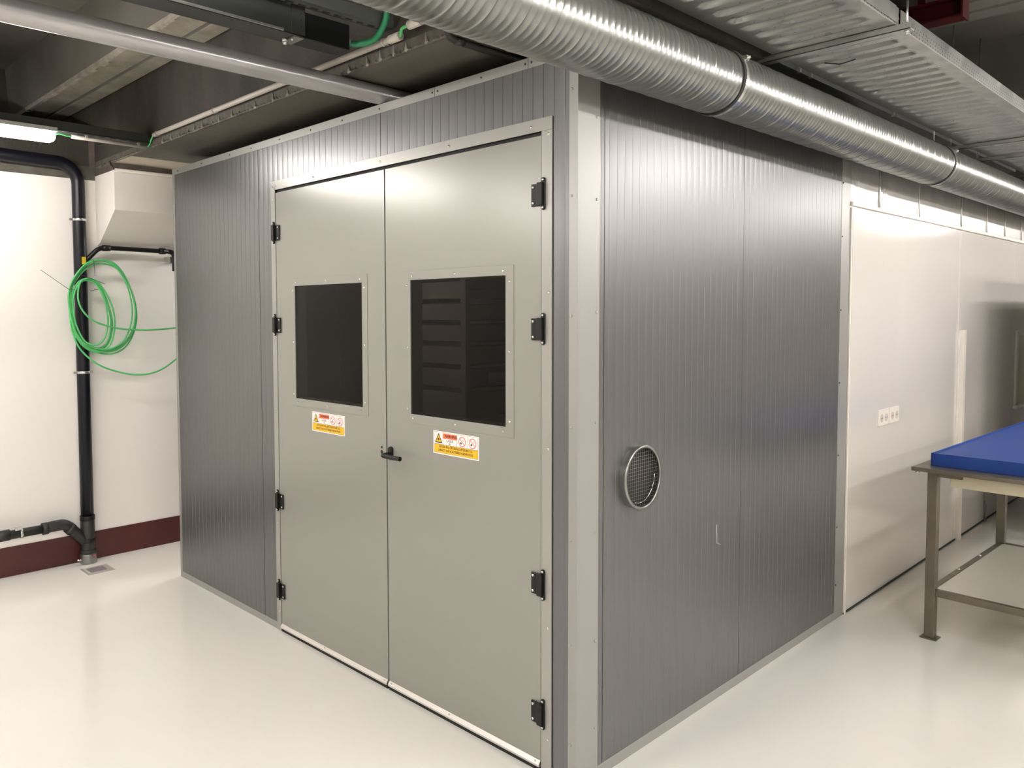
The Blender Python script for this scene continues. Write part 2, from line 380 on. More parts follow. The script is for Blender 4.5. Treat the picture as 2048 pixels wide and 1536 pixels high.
front_panel([(J2 + .0015, DX1 + .02, DZ1 + .01, ZB - .004), (DX1 + .02, J3 - .0015, .004, ZB - .004)], J2)
front_panel([(J3 + .0015, -0.002, .004, ZB - .004)], J3)
for a, b in ((.0045, .142), (.145, 1.1465), (1.1495, YB - .004)):
    mb = MB(); ribbed(mb, a, b, .004, ZB - .004, fs_, 1.148); mb.box(-0.060, -0.004, max(a, .061), b, .004, ZB - .004)
    mb.build('wall_panel', 'silver', booth, fix=False)
mb = MB(); 
for i in range(2): MB().box(XB + .002, XB + .060, .061 + i * 1.13, .061 + (i + 1) * 1.125, .004, ZB - .004).build('wall_panel', 'silver', booth)
for i in range(3): MB().box(XB + .062 + i * .975, XB + .062 + i * .975 + .970, YB - .062, YB - .004, .004, ZB - .004).build('wall_panel', 'silver', booth)
MB().box(XB + .061, -.061, .061, YB - .062, ZB - .065, ZB - .006).build('roof_panel', 'silver_in', booth)
# dark joints between panels
mb = MB()
for x in (J1, J2): mb.box(x - .0012, x + .0012, -.0006, .006, DZ1 if x == J2 else .04, ZB - .03)
mb.box(J3 - .0012, J3 + .0012, -.0006, .006, .04, ZB - .03)
for y in (1.148,): mb.box(-.006, .0003, y - .001, y + .001, .04, ZB - .03)
mb.build('panel_joint', 'rubber', booth)
# small dent low on the side wall
MB().tube([(.0008, .943, .745), (.0012, .944, .70), (.0010, .945, .665), (.0008, .975, .655)], .0016, 6).build('dent_scratch', 'alu', booth)

# trims
def screws(pts, axis, sgn, name='screw', parent=booth, r=.0048, m='screw'):
    mb = MB()
    for p in pts:
        sq = [1, 1, 1]; sq[axis] = .55
        mb.ball(p, r, sq)
        c = [0, 0, 0]
    mb.build(name, m, parent, kind='stuff')
T = .0016
front_segs = [(XB, -0.692), (-0.690, -0.216), (-0.214, 0.0)]
for a, b in front_segs:
    MB().box(a, b, -T - .0004, 0, 2.4745, ZB).box(a, b, -T - .0004, .06, ZB, ZB + T).build('top_trim', 'trim', booth, bevel=.0004)
MB().box(XB - T, XB + .026, -T - .0002, 0, 0, 2.478).box(XB - T, XB, -T - .0002, .06, 0, ZB + T).build('corner_trim', 'trim', booth)
MB().box(XB, DX0 - .003, -T - .0006, 0, 0, .036).build('base_trim', 'trim', booth)
MB().prism([(-.0375, -T), (0, -T - .0042), (T, -T - .0042), (T, 0), (-.0375, 0)], 2, 0, ZB - .034).box(0, T, -T, 0.115, 0, ZB + T).build('corner_trim', 'trim', booth, bevel=.0006)
MB().box(0, T, 0.115, YB, 2.4745, ZB).build('top_trim', 'trim', booth)
MB().box(0, T + .0003, 0.10, YB, 0, .042).build('base_trim', 'trim', booth)
MB().box(0, T, 2.202, YB, .042, ZB).box(-.05, T, YB - .003, YB, 0, ZB).build('corner_trim', 'trim', booth)
MB().box(DX1 + .045, -.0375, -T - .0006, 0, 0, .036).build('base_trim', 'trim', booth)
screws([(x, -.003, 2.492) for x in (-2.97, -2.66, -2.33, -2.10, -1.82, -1.55, -1.30, -1.035, -.705, -.675, -.44, -.228, -.200)] , 1, -1, r=.0042, m='galv_dark')
zs = [2.39, 2.001, 1.632, 1.255, .874, .494, .20]
screws([(-.0255, -.0045, z) for z in (2.365, 2.017, 1.62, 1.245, .86, .500, .15)], 1, -1, m='galv_matt')
screws([(.003, .0975, z) for z in (2.285, 2.011, 1.632, 1.254, .874, .494, .185)], 0, 1, m='galv_matt')
screws([(.003, 2.213, z) for z in (2.285, 2.011, 1.632, 1.254, .874, .494, .185)], 0, 1, m='galv_dark')
screws([(XB + .012, -.003, z) for z in (2.3, 1.9, 1.5, 1.1, .7, .3)], 1, -1, m='galv_matt', r=.004)

# door frame sheet
FY = -.0045
HX0, HX1 = -1.918, -0.108
mb = MB().prism([(HX0, 2.2945), (HX1, 2.2945), (HX1, 2.250), (-1.872, 2.250)], 1, FY, 0)
# prism axis=1 -> poly is (x, z)
mb.build('head_frame', 'frame', booth, bevel=.0006)
MB().box(-1.912, -1.8735, FY, 0, 0, 2.262).build('jamb_frame', 'frame', booth, bevel=.0006)
MB().box(-0.1535, HX1, FY, 0, 0, 2.2495).build('jamb_frame', 'frame', booth, bevel=.0006)
MB().box(-0.1075, -0.1035, -.0012, .004, 0, 2.292).build('gasket', 'rubber', booth)
screws([(x, FY - .001, 2.270) for x in (-1.865, -1.53, -1.03, -.61, -.20)], 1, -1, r=.0055)
screws([(-.122, FY - .001, z) for z in (2.235, 1.70, 1.16, .53, .13)], 1, -1, r=.0055)
screws([(-1.888, FY - .001, z) for z in (2.20, 1.69, 1.15, .56, .10)], 1, -1, r=.0045)
# gaskets around the door leaves (recessed, dark)
MB().box(-1.8735, -1.870, .004, .05, 0, 2.25).box(-.157, -.1535, .004, .05, 0, 2.25).box(-1.8735, -.1535, .008, .05, 2.236, 2.25).box(-1.0100, -1.0015, .010, .05, .0, 2.24).build('door_gasket', 'rubber', booth)

def text_part(mb, s, size, cx, cz, y, m, bold=0.0, sx=1.0):
    cu = bpy.data.curves.new('lettering', 'FONT'); cu.body = s; cu.size = size; cu.align_x = 'CENTER'; cu.align_y = 'CENTER'
    cu.offset = bold; cu.resolution_u = 2; cu.extrude = 0.0
    ob = bpy.data.objects.new('lettering', cu); COL.objects.link(ob)
    dg = bpy.context.evaluated_depsgraph_get(); dg.update(); me = ob.evaluated_get(dg).to_mesh()
    vs = [(cx + v.co.x * sx, y, cz + v.co.y) for v in me.vertices]; fs = [tuple(p.vertices) for p in me.polygons]
    mb.add(vs, fs, m); ob.evaluated_get(dg).to_mesh_clear(); bpy.data.objects.remove(ob); bpy.data.curves.remove(cu)

def sign(parent, x0, x1, z0, z1, y):
    W, H = x1 - x0, z1 - z0; mb = MB()
    X = lambda t: x0 + W * t
    Z = lambda t: z1 - H * t
    mb.box(x0, x1, y - .0010, y, z0, z1, 's_white')
    def R(a, b, c, d, m, o): mb.box(X(a), X(b), y - .0010 - o, y - .0009, Z(d), Z(c), m)
    R(.018, .982, .035, .95, 's_black', .0001); R(.021, .979, .042, .94, 's_white', .0002)
    R(.021, .979, .575, .575 + .365, 's_yellow', .0003); R(.021, .979, .567, .580, 's_black', .0004)
    R(.225, .53, .075, .295, 's_orange', .0003)
    for a in (.222, .53, .765): R(a, a + .0035, .07, .567, 's_black', .0003)
    def tri(c, cz, h, m, o, k=1.0):
        cx = X(c); mb.add([(cx - h * .50, y - .001 - o, cz - h * .40), (cx + h * .50, y - .001 - o, cz - h * .40), (cx, y - .001 - o, cz + h * .55)], [(0, 1, 2)], m)
    cz = Z(.33); tri(.125, cz, H * .46, 's_black', .0004); tri(.125, cz - H * .012, H * .33, 's_yellow', .0005)
    def disc(cx, cz, r, m, o, n=20):
        mb.add([(cx + r * cos(2 * pi * i / n), y - .001 - o, cz + r * sin(2 * pi * i / n)) for i in range(n)], [tuple(range(n))], m)
    disc(X(.125), cz - H * .03, H * .05, 's_black', .0006)
    for k in range(8):
        a = pi * k / 4 + .2; c = (X(.125), cz - H * .03)
        p = [(c[0] + r_ * cos(a + d_), y - .0017, c[1] + r_ * sin(a + d_)) for r_, d_ in ((H * .045, -.1), (H * .085, 0), (H * .045, .1))]
        mb.add(p, [(0, 1, 2)], 's_black')
    for t in (.648, .87):
        c = (X(t), Z(.32)); r = H * .215
        disc(*c, r, 's_red', .0004, 28); disc(*c, r * .86, 's_white', .0005, 28)
        d = Vector((cos(-pi / 4), sin(-pi / 4))); n_ = Vector((-d.y, d.x)) * r * .065
        P = [Vector(c) - d * r * .9 - n_, Vector(c) + d * r * .9 - n_, Vector(c) + d * r * .9 + n_, Vector(c) - d * r * .9 + n_]
        disc(c[0] - r * .32, c[1] - r * .30, r * .22, 's_black', .0006, 14)
        for (dx, dz, r2) in ((.30, .30, .16), (.42, .16, .11)):
            disc(c[0] + r * dx, c[1] + r * dz, r * r2, 's_black', .0006, 10); disc(c[0] + r * dx, c[1] + r * dz, r * r2 * .70, 's_white', .00065, 10)
        mb.add([(p.x, y - .0018, p.y) for p in P], [(0, 1, 2, 3)], 's_red')
    yy = y - .00155
    text_part(mb, 'WARNING', H * .155, X(.40), Z(.185), yy, 's_black', H * .004, 1.05)
    disc(X(.255), Z(.185), H * .04, 's_yellow', .0005, 3)
    text_part(mb, 'LASER', H * .155, X(.377), Z(.385), yy, 's_black', 0, 1.0)
    text_part(mb, '4', H * .12, X(.377), Z(.505), yy, 's_black', H * .004, 1.0)
    text_part(mb, 'AVOID EYE OR SKIN EXPOSURE TO', H * .128, X(.5), Z(.665), yy, 's_black', H * .0035, 1.0)
    text_part(mb, 'DIRECT OR SCATTERED RADIATION', H * .128, X(.5), Z(.825), yy, 's_black', H * .0035, 1.0)
    mb.build('warning_sign', None, parent, fix=False, label='white and yellow laser warning sticker')

def door_leaf(x0, x1, hx0, hx1, px0, px1, side):
    z0, z1 = .034, 2.236
    hz0, hz1 = 1.217, 1.766
    y0 = -.0020
    d = MB().ring_slab(x0, x1, z0, z1, hx0, hx1, hz0, hz1, y0, .045).build('door_leaf', 'door', booth, bevel=.0008)
    MB().ring_slab(px0, px1, 1.179, 1.803, hx0, hx1, hz0, hz1, y0 - .0022, y0).build('window_frame', 'door', d, bevel=.0005)
    MB().box(hx0 - .004, hx1 + .004, -.0010, .0040, hz0 - .004, hz1 + .004).build('glass_pane', 'glass', d)
    # rough reveal lining
    MB().ring_slab(hx0 - .002, hx1 + .002, hz0 - .002, hz1 + .002, hx0 + .001, hx1 - .001, hz0 + .001, hz1 - .001, .0045, .062).build('window_reveal', 'frame', d)
    m1, m2 = (px0 + hx0) / 2, (px1 + hx1) / 2
    mt, mbm = 1.803 - .021, 1.179 + .020
    pts = [(hx0 + .012, mt), ((hx0 + hx1) / 2, mt), (hx1 - .012, mt), (hx0 + .014, mbm), ((hx0 + hx1) / 2, mbm), (hx1 - .012, mbm)]
    for zz in (hz1 - .022, (hz0 + hz1) / 2, hz0 + .02): pts += [(m1, zz), (m2, zz)]
    screws([(x, y0 - .003, z) for x, z in pts], 1, -1, parent=d, r=.0055)
    MB().prism([(y0 - .004, .016), (y0 - .010, .019), (y0 - .010, .026), (y0 - .001, .040), (.03, .040), (.03, .016)], 0, x0 + .001, x1 - .001).build('bottom_rail', 'alu', d, bevel=.0006)
    MB().box(x0 + .001, x1 - .001, y0 - .002, .012, .0005, .0165).build('rubber_sweep', 'rubber', d)
    xs = [x0 + .018, (x0 * .55 + x1 * .45), x1 - .02]
    screws([(x, y0 - .006, .034) for x in xs], 1, -1, parent=d, r=.0045)
    return d
dl = door_leaf(-1.870, -1.0100, -1.705, -1.168, -1.738, -1.130, -1)
dr = door_leaf(-1.0015, -0.157, -0.844, -0.320, -0.881, -0.281, 1)
dl['label'] = 'narrower looking left door leaf'; dr['label'] = 'right door leaf with black lever handle'
sign(dl, -1.568, -1.306, 1.071, 1.164, -.0020)
sign(dr, -.710, -.457, 1.073, 1.164, -.0020)
# lock holes in the left leaf
mb = MB()
for z, r in ((1.055, .0055), (1.034, .0085), (1.0145, .0055)): mb.disc((-1.0395, -.0028, z), 1, r, .0012, 16)
mb.build('lock_hole', 'rubber', dl)
# lever handle of the right leaf
mb = MB()
mb.prism([(-.9745 + .0135 * cos(a), 1.0525 + .0135 * sin(a)) for a in [pi * i / 8 for i in range(9)]] + [(-.9745 + .0135 * cos(a), 1.022 + .0135 * sin(a)) for a in [pi + pi * i / 8 for i in range(9)]], 1, -.013, -.002)
hb = mb.build('handle_plate', 'black', dr, bevel=.002)
MB().tube(smooth_path([(-.9745, -.012, 1.034), (-.9745, -.036, 1.034), (-.972, -.050, 1.034), (-.960, -.058, 1.034), (-.935, -.058, 1.034), (-.88, -.056, 1.034), (-.856, -.054, 1.034)], 5), .0095, 14).build('handle_lever', 'black', dr, bevel=0)

def hinge(z, side):
    """side 1: right jamb, plate to the left; -1: mirrored"""
    c = -.155 if side == 1 else -1.872
    s = side
    t = bpy.data.objects.new('hinge', None)
    mb = MB()
    def bx(a, b, y0, y1, z0, z1):
        a, b = c + s * a, c + s * b; mb.box(min(a, b), max(a, b), y0, y1, z0, z1)
    bx(-.040, -.004, -.0100, -.0045, z - .040, z + .036)
    bx(-.006, .016, -.022, -.0045, z - .039, z + .038)
    # back plate with rounded ends on the jamb
    cx = c + s * .012
    poly = [(cx + .0085 * cos(a), z + .047 + .0085 * sin(a)) for a in [pi * i / 6 for i in range(7)]] + [(cx + .0085 * cos(a), z - .047 + .0085 * sin(a)) for a in [pi + pi * i / 6 for i in range(7)]]
    mb.prism(poly, 1, -.011, -.0045)
    h = mb.build('hinge', 'black', booth, bevel=.0012)
    sc = MB()
    for dx, dz in ((-.031, .026), (-.031, -.028)): sc.ball((c + s * dx, -.0115, z + dz), .0055, (1, .55, 1))
    for dz in (.047, -.047): sc.ball((cx, -.0125, z + dz), .0050, (1, .55, 1))
    sc.build('screw', 'screw', h, kind='stuff')
    return h
for z in (2.037, 1.575, .679, .215):
    hinge(z, 1); hinge(z, -1)

# round vent with wire mesh on the side wall
vy, vz, vr = .352, 1.033, .1165
vent = MB()
n = 48
prof = [(vr - .010, .030), (vr, .028), (vr + .001, .022), (vr + .001, 0.0), (vr - .003, 0.0), (vr - .006, .024), (vr - .010, .030)]
prof = [(vr - .0040, .016), (vr - .0040, .020), (vr - .011, .024), (vr - .008, .031), (vr + .000, .030), (vr + .0015, .024), (vr - .001, 0.0)]
vs = [(o, vy + r * cos(2 * pi * k / n), vz + r * sin(2 * pi * k / n)) for r, o in prof for k in range(n)]
fs = [(i * n + k, i * n + (k + 1) % n, (i + 1) * n + (k + 1) % n, (i + 1) * n + k) for i in range(len(prof) - 1) for k in range(n)]
vent.add(vs, fs, None, True)
vt = vent.build('vent_collar', 'galv', booth)
MB().add([(o, vy + (vr - .0042) * cos(2 * pi * k / n), vz + (vr - .0042) * sin(2 * pi * k / n)) for o in (.0006, .017) for k in range(n)], [(k, (k + 1) % n, n + (k + 1) % n, n + k) for k in range(n)], None, True).build('vent_throat', 'hole', vt, fix=False)
MB().disc((.0004, vy, vz), 0, vr - .0045, .0006, 40).build('vent_shade_back', 'hole', vt)  # throat and back in flat black, painting the shade inside the vent
MB().tube([(.012, vy + (vr - .02) * cos(a) - .0, vz + (vr - .02) * sin(a)) for a in [-1.9 + 1.9 * i / 12 for i in range(13)]], .0022, 6).build('damper_rim', 'steel', vt)
mb = MB(); q = -.115
while q < .116:
    h = math.sqrt(max(0, (vr - .008) ** 2 - q * q))
    if h > .01:
        mb.tube([(.0225, vy + q, vz - h), (.0225, vy + q, vz + h)], .0006, 4); mb.tube([(.0235, vy - h, vz + q), (.0235, vy + h, vz + q)], .0006, 4)
    q += .0128
mb.build('wire_mesh', 'mesh_wire', vt, kind='stuff')

# ------------------------------------------------------------------ inside the booth: rack of drawers, seen through the right pane
ry, rx = .62, -1.150
rack = thing('drawer_rack', (rx - .35, ry + .75, 0), 'grey rack of drawers and open shelves inside the booth', 'rack')
for px_, py_ in ((rx, ry), (rx - .78, ry), (rx, ry + 1.5), (rx - .78, ry + 1.5)):
    MB().box(px_ - .035, px_, py_, py_ + .035, 0, 2.2).build('post', 'rack', rack)
zl = [.30, .50, .70, .90, 1.095, 1.245, 1.362, 1.475, 1.582, 1.690, 1.80, 1.95]
for a, b in zip(zl[:-1], zl[1:]):
    MB().box(rx - .745, rx - .036, ry + .006, ry + .42, a + .012, b - .014).build('drawer', 'rack', rack)
for z in zl:
    MB().box(rx - .03, rx + .0, ry + .036, ry + 1.465, z - .006, z + .006).box(rx - .70, rx - .03, ry + .43, ry + 1.465, z - .004, z + .004).build('shelf', 'rack', rack)
random.seed(3)
for z, nm in ((1.245, 'bottom'), (1.362, 'fourth'), (1.475, 'third'), (1.582, 'second'), (1.69, 'top')):
    y = ry + .06
    for k in range(3):
        L = random.uniform(.12, .2); hgt = random.uniform(.05, .085)
        b_ = MB().box(rx - .28, rx - .025 - random.uniform(0, .03), y, y + L * .9, z + .0062, z + .006 + hgt).build('storage_bin', 'maroon' if k % 2 else 'rackdark', None, bevel=.004)
        tag(b_, '%s storage bin, %s rack post, on %s open shelf inside the booth' % ('maroon' if k % 2 else 'blackish', ('next to', 'second from', 'third from')[k], nm), 'bin', 'bins on the shelves inside the booth')
        y += L
il = bpy.data.lights.new('added_rack_light', 'AREA'); il.shape = 'RECTANGLE'; il.size = .6; il.size_y = .08; il.energy = INSIDE_WATTS; il.color = (1, .9, .82)  # unseen light added so the rack shows through the pane
ilo = bpy.data.objects.new('added_rack_light', il); COL.objects.link(ilo); ilo.location = (-1.45, .16, 2.43)
t = thing('added_strip_lamp', (-1.45, .16, 2.442), 'slim unseen strip lamp added under the booth ceiling to light the rack', 'lamp')
MB().box(-1.77, -1.13, .11, .21, 2.434, 2.4438).build('housing', 'lampbody', t)

# ------------------------------------------------------------------ spiral duct
DXc, DZc, DR = .18, 2.447, .1105
def duct_clamp_y(): return (.565, 3.02)
P_ = .115; prof = []
def dr_(t):   # t in [0,1) through one pitch
    v = 0
    for c, w_, h in ((.03, .028, .0026), (.28, .040, .0015), (.52, .040, .0015), (.76, .040, .0015)):
        d = min(abs(t - c), 1 - abs(t - c)); v += h * math.exp(-(d / w_) ** 2)
    return v
offs = [0, .015, .03, .045, .06, .08, .14, .22, .25, .28, .31, .34, .42, .46, .49, .52, .55, .58, .66, .70, .73, .76, .79, .82, .90, .97]
ys = []; y = -3.1
NP = 88; NT = 56
vs = []; rows = 0
for k in range(NP):
    for o in offs:
        rows += 1; r = DR + dr_(o)
        for j in range(NT):
            th = 2 * pi * j / NT
            vs.append((DXc + r * cos(th), -3.1 + (k + o + j / NT) * P_, DZc + r * sin(th)))
fs = []
no = len(offs)
for i in range(rows - 1):
    for j in range(NT):
        if j < NT - 1: fs.append((i * NT + j, i * NT + j + 1, (i + 1) * NT + j + 1, (i + 1) * NT + j))
        elif i + no + 1 < rows + 1 and i >= no: fs.append((i * NT + j, (i + 0) * NT - no * NT + 0 + no * NT + no * NT, (i + 1) * NT + no * NT, (i + 1) * NT + j) if i + 1 + no < rows else (i * NT + j, i * NT + j, i * NT + j))
        elif i + 1 + no < rows: fs.append((i * NT + j, (i + no) * NT, (i + 1 + no) * NT, (i + 1) * NT + j))
fs = [f for f in fs if len(set(f)) == len(f)]
duct = thing('spiral_duct', (DXc, 1.9, DZc - DR), 'big round galvanised spiral air duct along the top of the booth', 'duct')
MB().add(vs, fs, None, True).build('duct_pipe', 'galv', duct, fix=False)
for cy in (.560, 3.02):
    a_ = [(DXc + (DR + .004) * cos(2 * pi * k / 40), cy, DZc + (DR + .004) * sin(2 * pi * k / 40)) for k in range(40)]
    mb = MB()
    for r0, r1, y0, y1, m in ((DR - .001, DR + .0045, -.018, -.006, 'rubber'), (DR - .001, DR + .0065, -.006, .010, 'steel'), (DR - .001, DR + .004, .010, .015, 'rubber')):
        vv = []; nn = 48
        for (r, yy) in ((r0, y0), (r1, y0), (r1, y1), (r0, y1)):
            vv += [(DXc + r * cos(2 * pi * k / nn), cy + yy, DZc + r * sin(2 * pi * k / nn)) for k in range(nn)]
        mb.add(vv, [(i * nn + k, i * nn + (k + 1) % nn, (i + 1) * nn + (k + 1) % nn, (i + 1) * nn + k) for i in range(3) for k in range(nn)], m, False)
    cl = mb.build('clamp_band', None, duct)
    aa = radians(32); R0 = DR + .012
    bx_ = (DXc + R0 * cos(aa), cy, DZc + R0 * sin(aa))
    MB().box(bx_[0] - .012, bx_[0] + .012, cy - .008, cy + .012, bx_[2] - .012, bx_[2] + .004).tube([(bx_[0] + .02, cy + .002, bx_[2] - .004), (bx_[0] - .016, cy + .002, bx_[2] - .004)], .005, 8).build('clamp_bolt', 'steel', cl)
    MB().tube([(DXc, cy, DZc + DR), (DXc, cy, 3.0 if cy > 1 else 2.589)], .004, 6).build('hanger_rod', 'steel', cl)

# ------------------------------------------------------------------ grey round pipe over the booth
gp = thing('grey_pipe', (-1.033, -.6, 2.51), 'smooth pale grey round pipe crossing above the booth roof', 'pipe')
MB().tube([(-1.033, -3.0, 2.5505), (-1.033, -1.5, 2.5505), (-1.033, 0, 2.5505), (-1.033, 2.6, 2.5505)], .0388, 32).build('pipe_run', 'pipe_grey', gp)

# ------------------------------------------------------------------ cable tray at the right
TX0, TX1, TZ = .235, .655, 2.600
tray = thing('cable_tray', ((TX0 + TX1) / 2, 2.2, TZ), 'wide perforated galvanised cable tray hung beside the round duct', 'cable tray')
def tray_section(y0, y1, rp, label=None, kindpanel='tray_section', rail=.058):
    mb = MB(); ribs = []
    W = TX1 - TX0
    # underside sheet with raised transverse ribs, built as a height field
    nx = 28; ny = max(4, int((y1 - y0) / (rp / 16)))
    vs = []; fs = []
    for i in range(ny + 1):
        y = y0 + (y1 - y0) * i / ny; ph = ((y - y0) / rp) % 1
        for j in range(nx + 1):
            x = TX0 + W * j / nx; t = j / nx
            e = min(1, max(0, (t - .13) / .05)) * min(1, max(0, (.87 - t) / .05))
            yy = min(1, max(0, (y - y0 - .02) / .03)) * min(1, max(0, (y1 - .02 - y) / .03))
            up = .0130 * e * yy * (1 if .30 < ph < .62 else (max(0, (ph - .20) / .10) if ph < .30 and ph > .2 else (max(0, 1 - (ph - .62) / .10) if .62 <= ph < .72 else 0)))
            vs.append((x, y, TZ + up))
    for i in range(ny):
        for j in range(nx):
            a = i * (nx + 1) + j; fs.append((a, a + 1, a + nx + 2, a + nx + 1))
    mb.add(vs, fs, None, True)
    sec = mb.build(kindpanel, 'galv_matt', tray, fix=False)
    # side rails with rolled edge
    for x, s in ((TX0, 1), (TX1, -1)):
        MB().box(min(x, x - s * .0015), max(x, x - s * .0015), y0, y1, TZ, TZ + rail).box(min(x, x + s * .012), max(x, x + s * .012), y0, y1, TZ + rail - .002, TZ + rail).build('side_rail', 'galv_matt', sec)
    # punched holes (dark small discs through sheet) on the lower lands
    mbh = MB(); k = 0; y = y0 + rp * .02
    while y < y1 - .03:
        if y > y0 + .04 and y < 4.2:
            for j in range(6):
                x = TX0 + W * (.20 + .12 * j + (.06 if k % 2 else 0))
                if x < TX1 - .05: mbh.add([(x + .0032 * cos(a), y + .0022 * sin(a), TZ - .0003) for a in [2 * pi * q_ / 8 for q_ in range(8)]], [tuple(range(8))])
        y += rp; k += 1
    mbh.build('punched_hole', 'hole', sec, kind='stuff', fix=False)
    # holes in rail (round) and slots at the fold
    mbr = MB(); y = y0 + .02
    while y < min(y1 - .01, 4.2):
        for zz in (.018, .030):
            mbr.add([(TX1 + .0018, y + .0025 * cos(a) + (.012 if zz > .02 else 0), TZ + zz + .0035 * sin(a)) for a in [2 * pi * q_ / 8 for q_ in range(8)]], [tuple(range(8))])
        mbr.add([(TX1 + .0018, y + dy, TZ + .001 + dz) for dy, dz in ((-.003, 0), (.003, 0), (.003, .005), (-.003, .005))], [(0, 1, 2, 3)])
        y += .03
    mbr.build('rail_hole', 'hole', sec, kind='stuff', fix=False)
    mbs = MB(); mbs.box(TX1 - .001, TX1 + .0022, y0 + .004, y1 - .004, TZ - .002, TZ + .0012)
    mbs.build('bright_fold', 'alu', sec)
    return sec
tray_section(-2.4, .905, .10)
tray_section(.925, 3.40, .10)
tray_section(3.42, 8.0, .10)
for i, y in enumerate((.903, 3.40, 3.966, 5.8)):
    s = MB().box(.147, .70, y - .020, y + .020, TZ - .024, TZ - .020).box(.147, .70, y - .020, y - .016, TZ - .024, TZ - .002).box(.147, .70, y + .016, y + .020, TZ - .024, TZ - .002).build('strut', 'galv_matt', tray, bevel=.0008)
    for xx in (.165, .683):
        MB().tube([(xx, y, TZ - .036), (xx, y, (2.589 if xx < .2 else 2.72) if y < .95 else 3.36)], .004, 6).disc((xx, y, TZ - .030), 2, .009, .006, 6).build('hanger_rod', 'steel', s)
# stub end of the first rail, cut at an angle
MB().prism([(.60, TZ + .004), (.88, TZ + .004), (.90, TZ + .02), (.87, TZ + .058), (.60, TZ + .058)], 0, TX1 + .003, TX1 + .005).build('splice_plate', 'galv_matt', tray)
wr_ = MB().tube(smooth_path([(.33, 1.12, TZ - .006), (.36, 1.15, TZ - .010), (.385, 1.14, TZ - .018), (.43, 1.16, TZ - .006)], 4), .0025, 6).build('wire_tie', 'tie', tray)

# dark trunking between the round duct and the tray
tk = thing('steel_trunking', (.0, 3.2, 2.70), 'dark steel trunking tucked behind the round duct', 'trunking')
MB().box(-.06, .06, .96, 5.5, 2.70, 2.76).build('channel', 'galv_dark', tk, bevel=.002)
for y in (1.5, 1.62, 2.7, 4.1): MB().box(.06, .075, y, y + .02, 2.69, 2.74).build('clip', 'steel', tk)

# ------------------------------------------------------------------ left slotted channel above the lamp
sc_ = thing('slotted_channel', (-2.885, -1.7, 2.61), 'long slotted steel channel carrying the left tube lamp', 'channel')
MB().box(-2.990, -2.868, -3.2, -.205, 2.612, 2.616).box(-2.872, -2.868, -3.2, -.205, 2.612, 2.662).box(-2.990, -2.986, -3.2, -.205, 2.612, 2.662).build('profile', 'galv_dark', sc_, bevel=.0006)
mb = MB(); y = -3.1
while y < -.25:
    mb.box(-2.90, -2.88, y, y + .032, 2.6112, 2.6125); y += .058
mb.build('slot', 'hole', sc_, kind='stuff')
for y in (-2.8, -1.9): MB().box(-2.91, -2.86, y, y + .03, 2.618, 2.63).tube([(-2.93, y + .015, 2.62), (-2.93, y + .015, 3.36)], .004, 6).build('hanger_rod', 'steel', sc_)
cd = thing('grey_conduit', (-2.93, -.45, 2.59), 'short pale conduit clipped under the channel beyond the tube lamp', 'conduit')
MB().tube([(-2.915, -.63, 2.597), (-2.915, -.215, 2.597)], .0105, 12).build('conduit_run', 'conduit', cd)
for y in (-.56, -.27): MB().box(-2.93, -2.90, y, y + .012, 2.597, 2.613).build('clip', 'conduit', cd)
tag(MB().tube(smooth_path([(-2.89, -.735, 2.585), (-2.90, -.70, 2.600), (-2.912, -.66, 2.598), (-2.915, -.625, 2.597)], 4), .0042, 8).build('lamp_cable', 'green'), 'short green cable from the tube lamp into the conduit', 'cable')
tag(MB().tube(smooth_path([(-2.915, -.22, 2.597), (-2.90, -.205, 2.603), (-2.85, -.214, 2.625), (-2.80, -.222, 2.645)], 5), .0045, 8).build('green_cable', 'green'), 'short green cable hopping from the channel to the beam conduit', 'cable')

# conduits along the beam face
bc = thing('beam_conduit', (-1.9, -.215, 2.635), 'long pale conduit clipped along the face of the concrete beam', 'conduit')
MB().tube([(-2.80, -.218, 2.646), (-.665, -.218, 2.646)], .0125, 14).build('conduit_run', 'conduit', bc)
for x in (-2.76, -2.08, -1.40, -.735): MB().tube([(x - .006, -.218, 2.646), (x + .006, -.218, 2.646)], .0155, 12).box(x - .006, x + .006, -.218, -.2005, 2.636, 2.656).build('clip', 'conduit', bc)
MB().tube([(-.700, -.218, 2.646), (-.640, -.218, 2.646)], .0165, 14).build('coupling', 'conduit_white', bc)
ec = thing('conduit_elbow', (-.50, -.22, 2.64), 'pale conduit elbow fitting on the beam beside the round duct', 'conduit')
MB().tube([(-.575, -.232, 2.663), (-.510, -.232, 2.663)], .0165, 14).build('elbow_socket', 'conduit_white', ec)
MB().tube(smooth_path([(-.512, -.232, 2.663), (-.46, -.225, 2.660), (-.42, -.222, 2.655)], 4), .010, 12).build('elbow_bend', 'conduit_white', ec)
MB().tube([(-.435, -.222, 2.657), (-.418, -.222, 2.655)], .0155, 12).build('clip', 'conduit_white', ec)
tag(MB().tube(smooth_path([(-.642, -.218, 2.646), (-.62, -.232, 2.646), (-.60, -.245, 2.655), (-.572, -.233, 2.663)], 5), .006, 8).build('green_cable', 'green'), 'short green cable between two conduit ends near the round duct', 'cable')
dc = thing('dark_conduit', (-.40, .1, 2.58), 'dark grey conduit bending under the beam next to the duct', 'conduit')
MB().tube(smooth_path([(-.425, -.224, 2.652), (-.405, -.226, 2.635), (-.395, -.218, 2.600), (-.395, -.18, 2.576), (-.395, -.05, 2.575), (-.395, .9, 2.575)], 6), .0125, 12).build('conduit_run', 'pipe_old', dc)
MB().tube([(-.395, -.175, 2.5755), (-.395, -.14, 2.5755)], .0145, 12).build('coupling', 'pipe_old', dc)

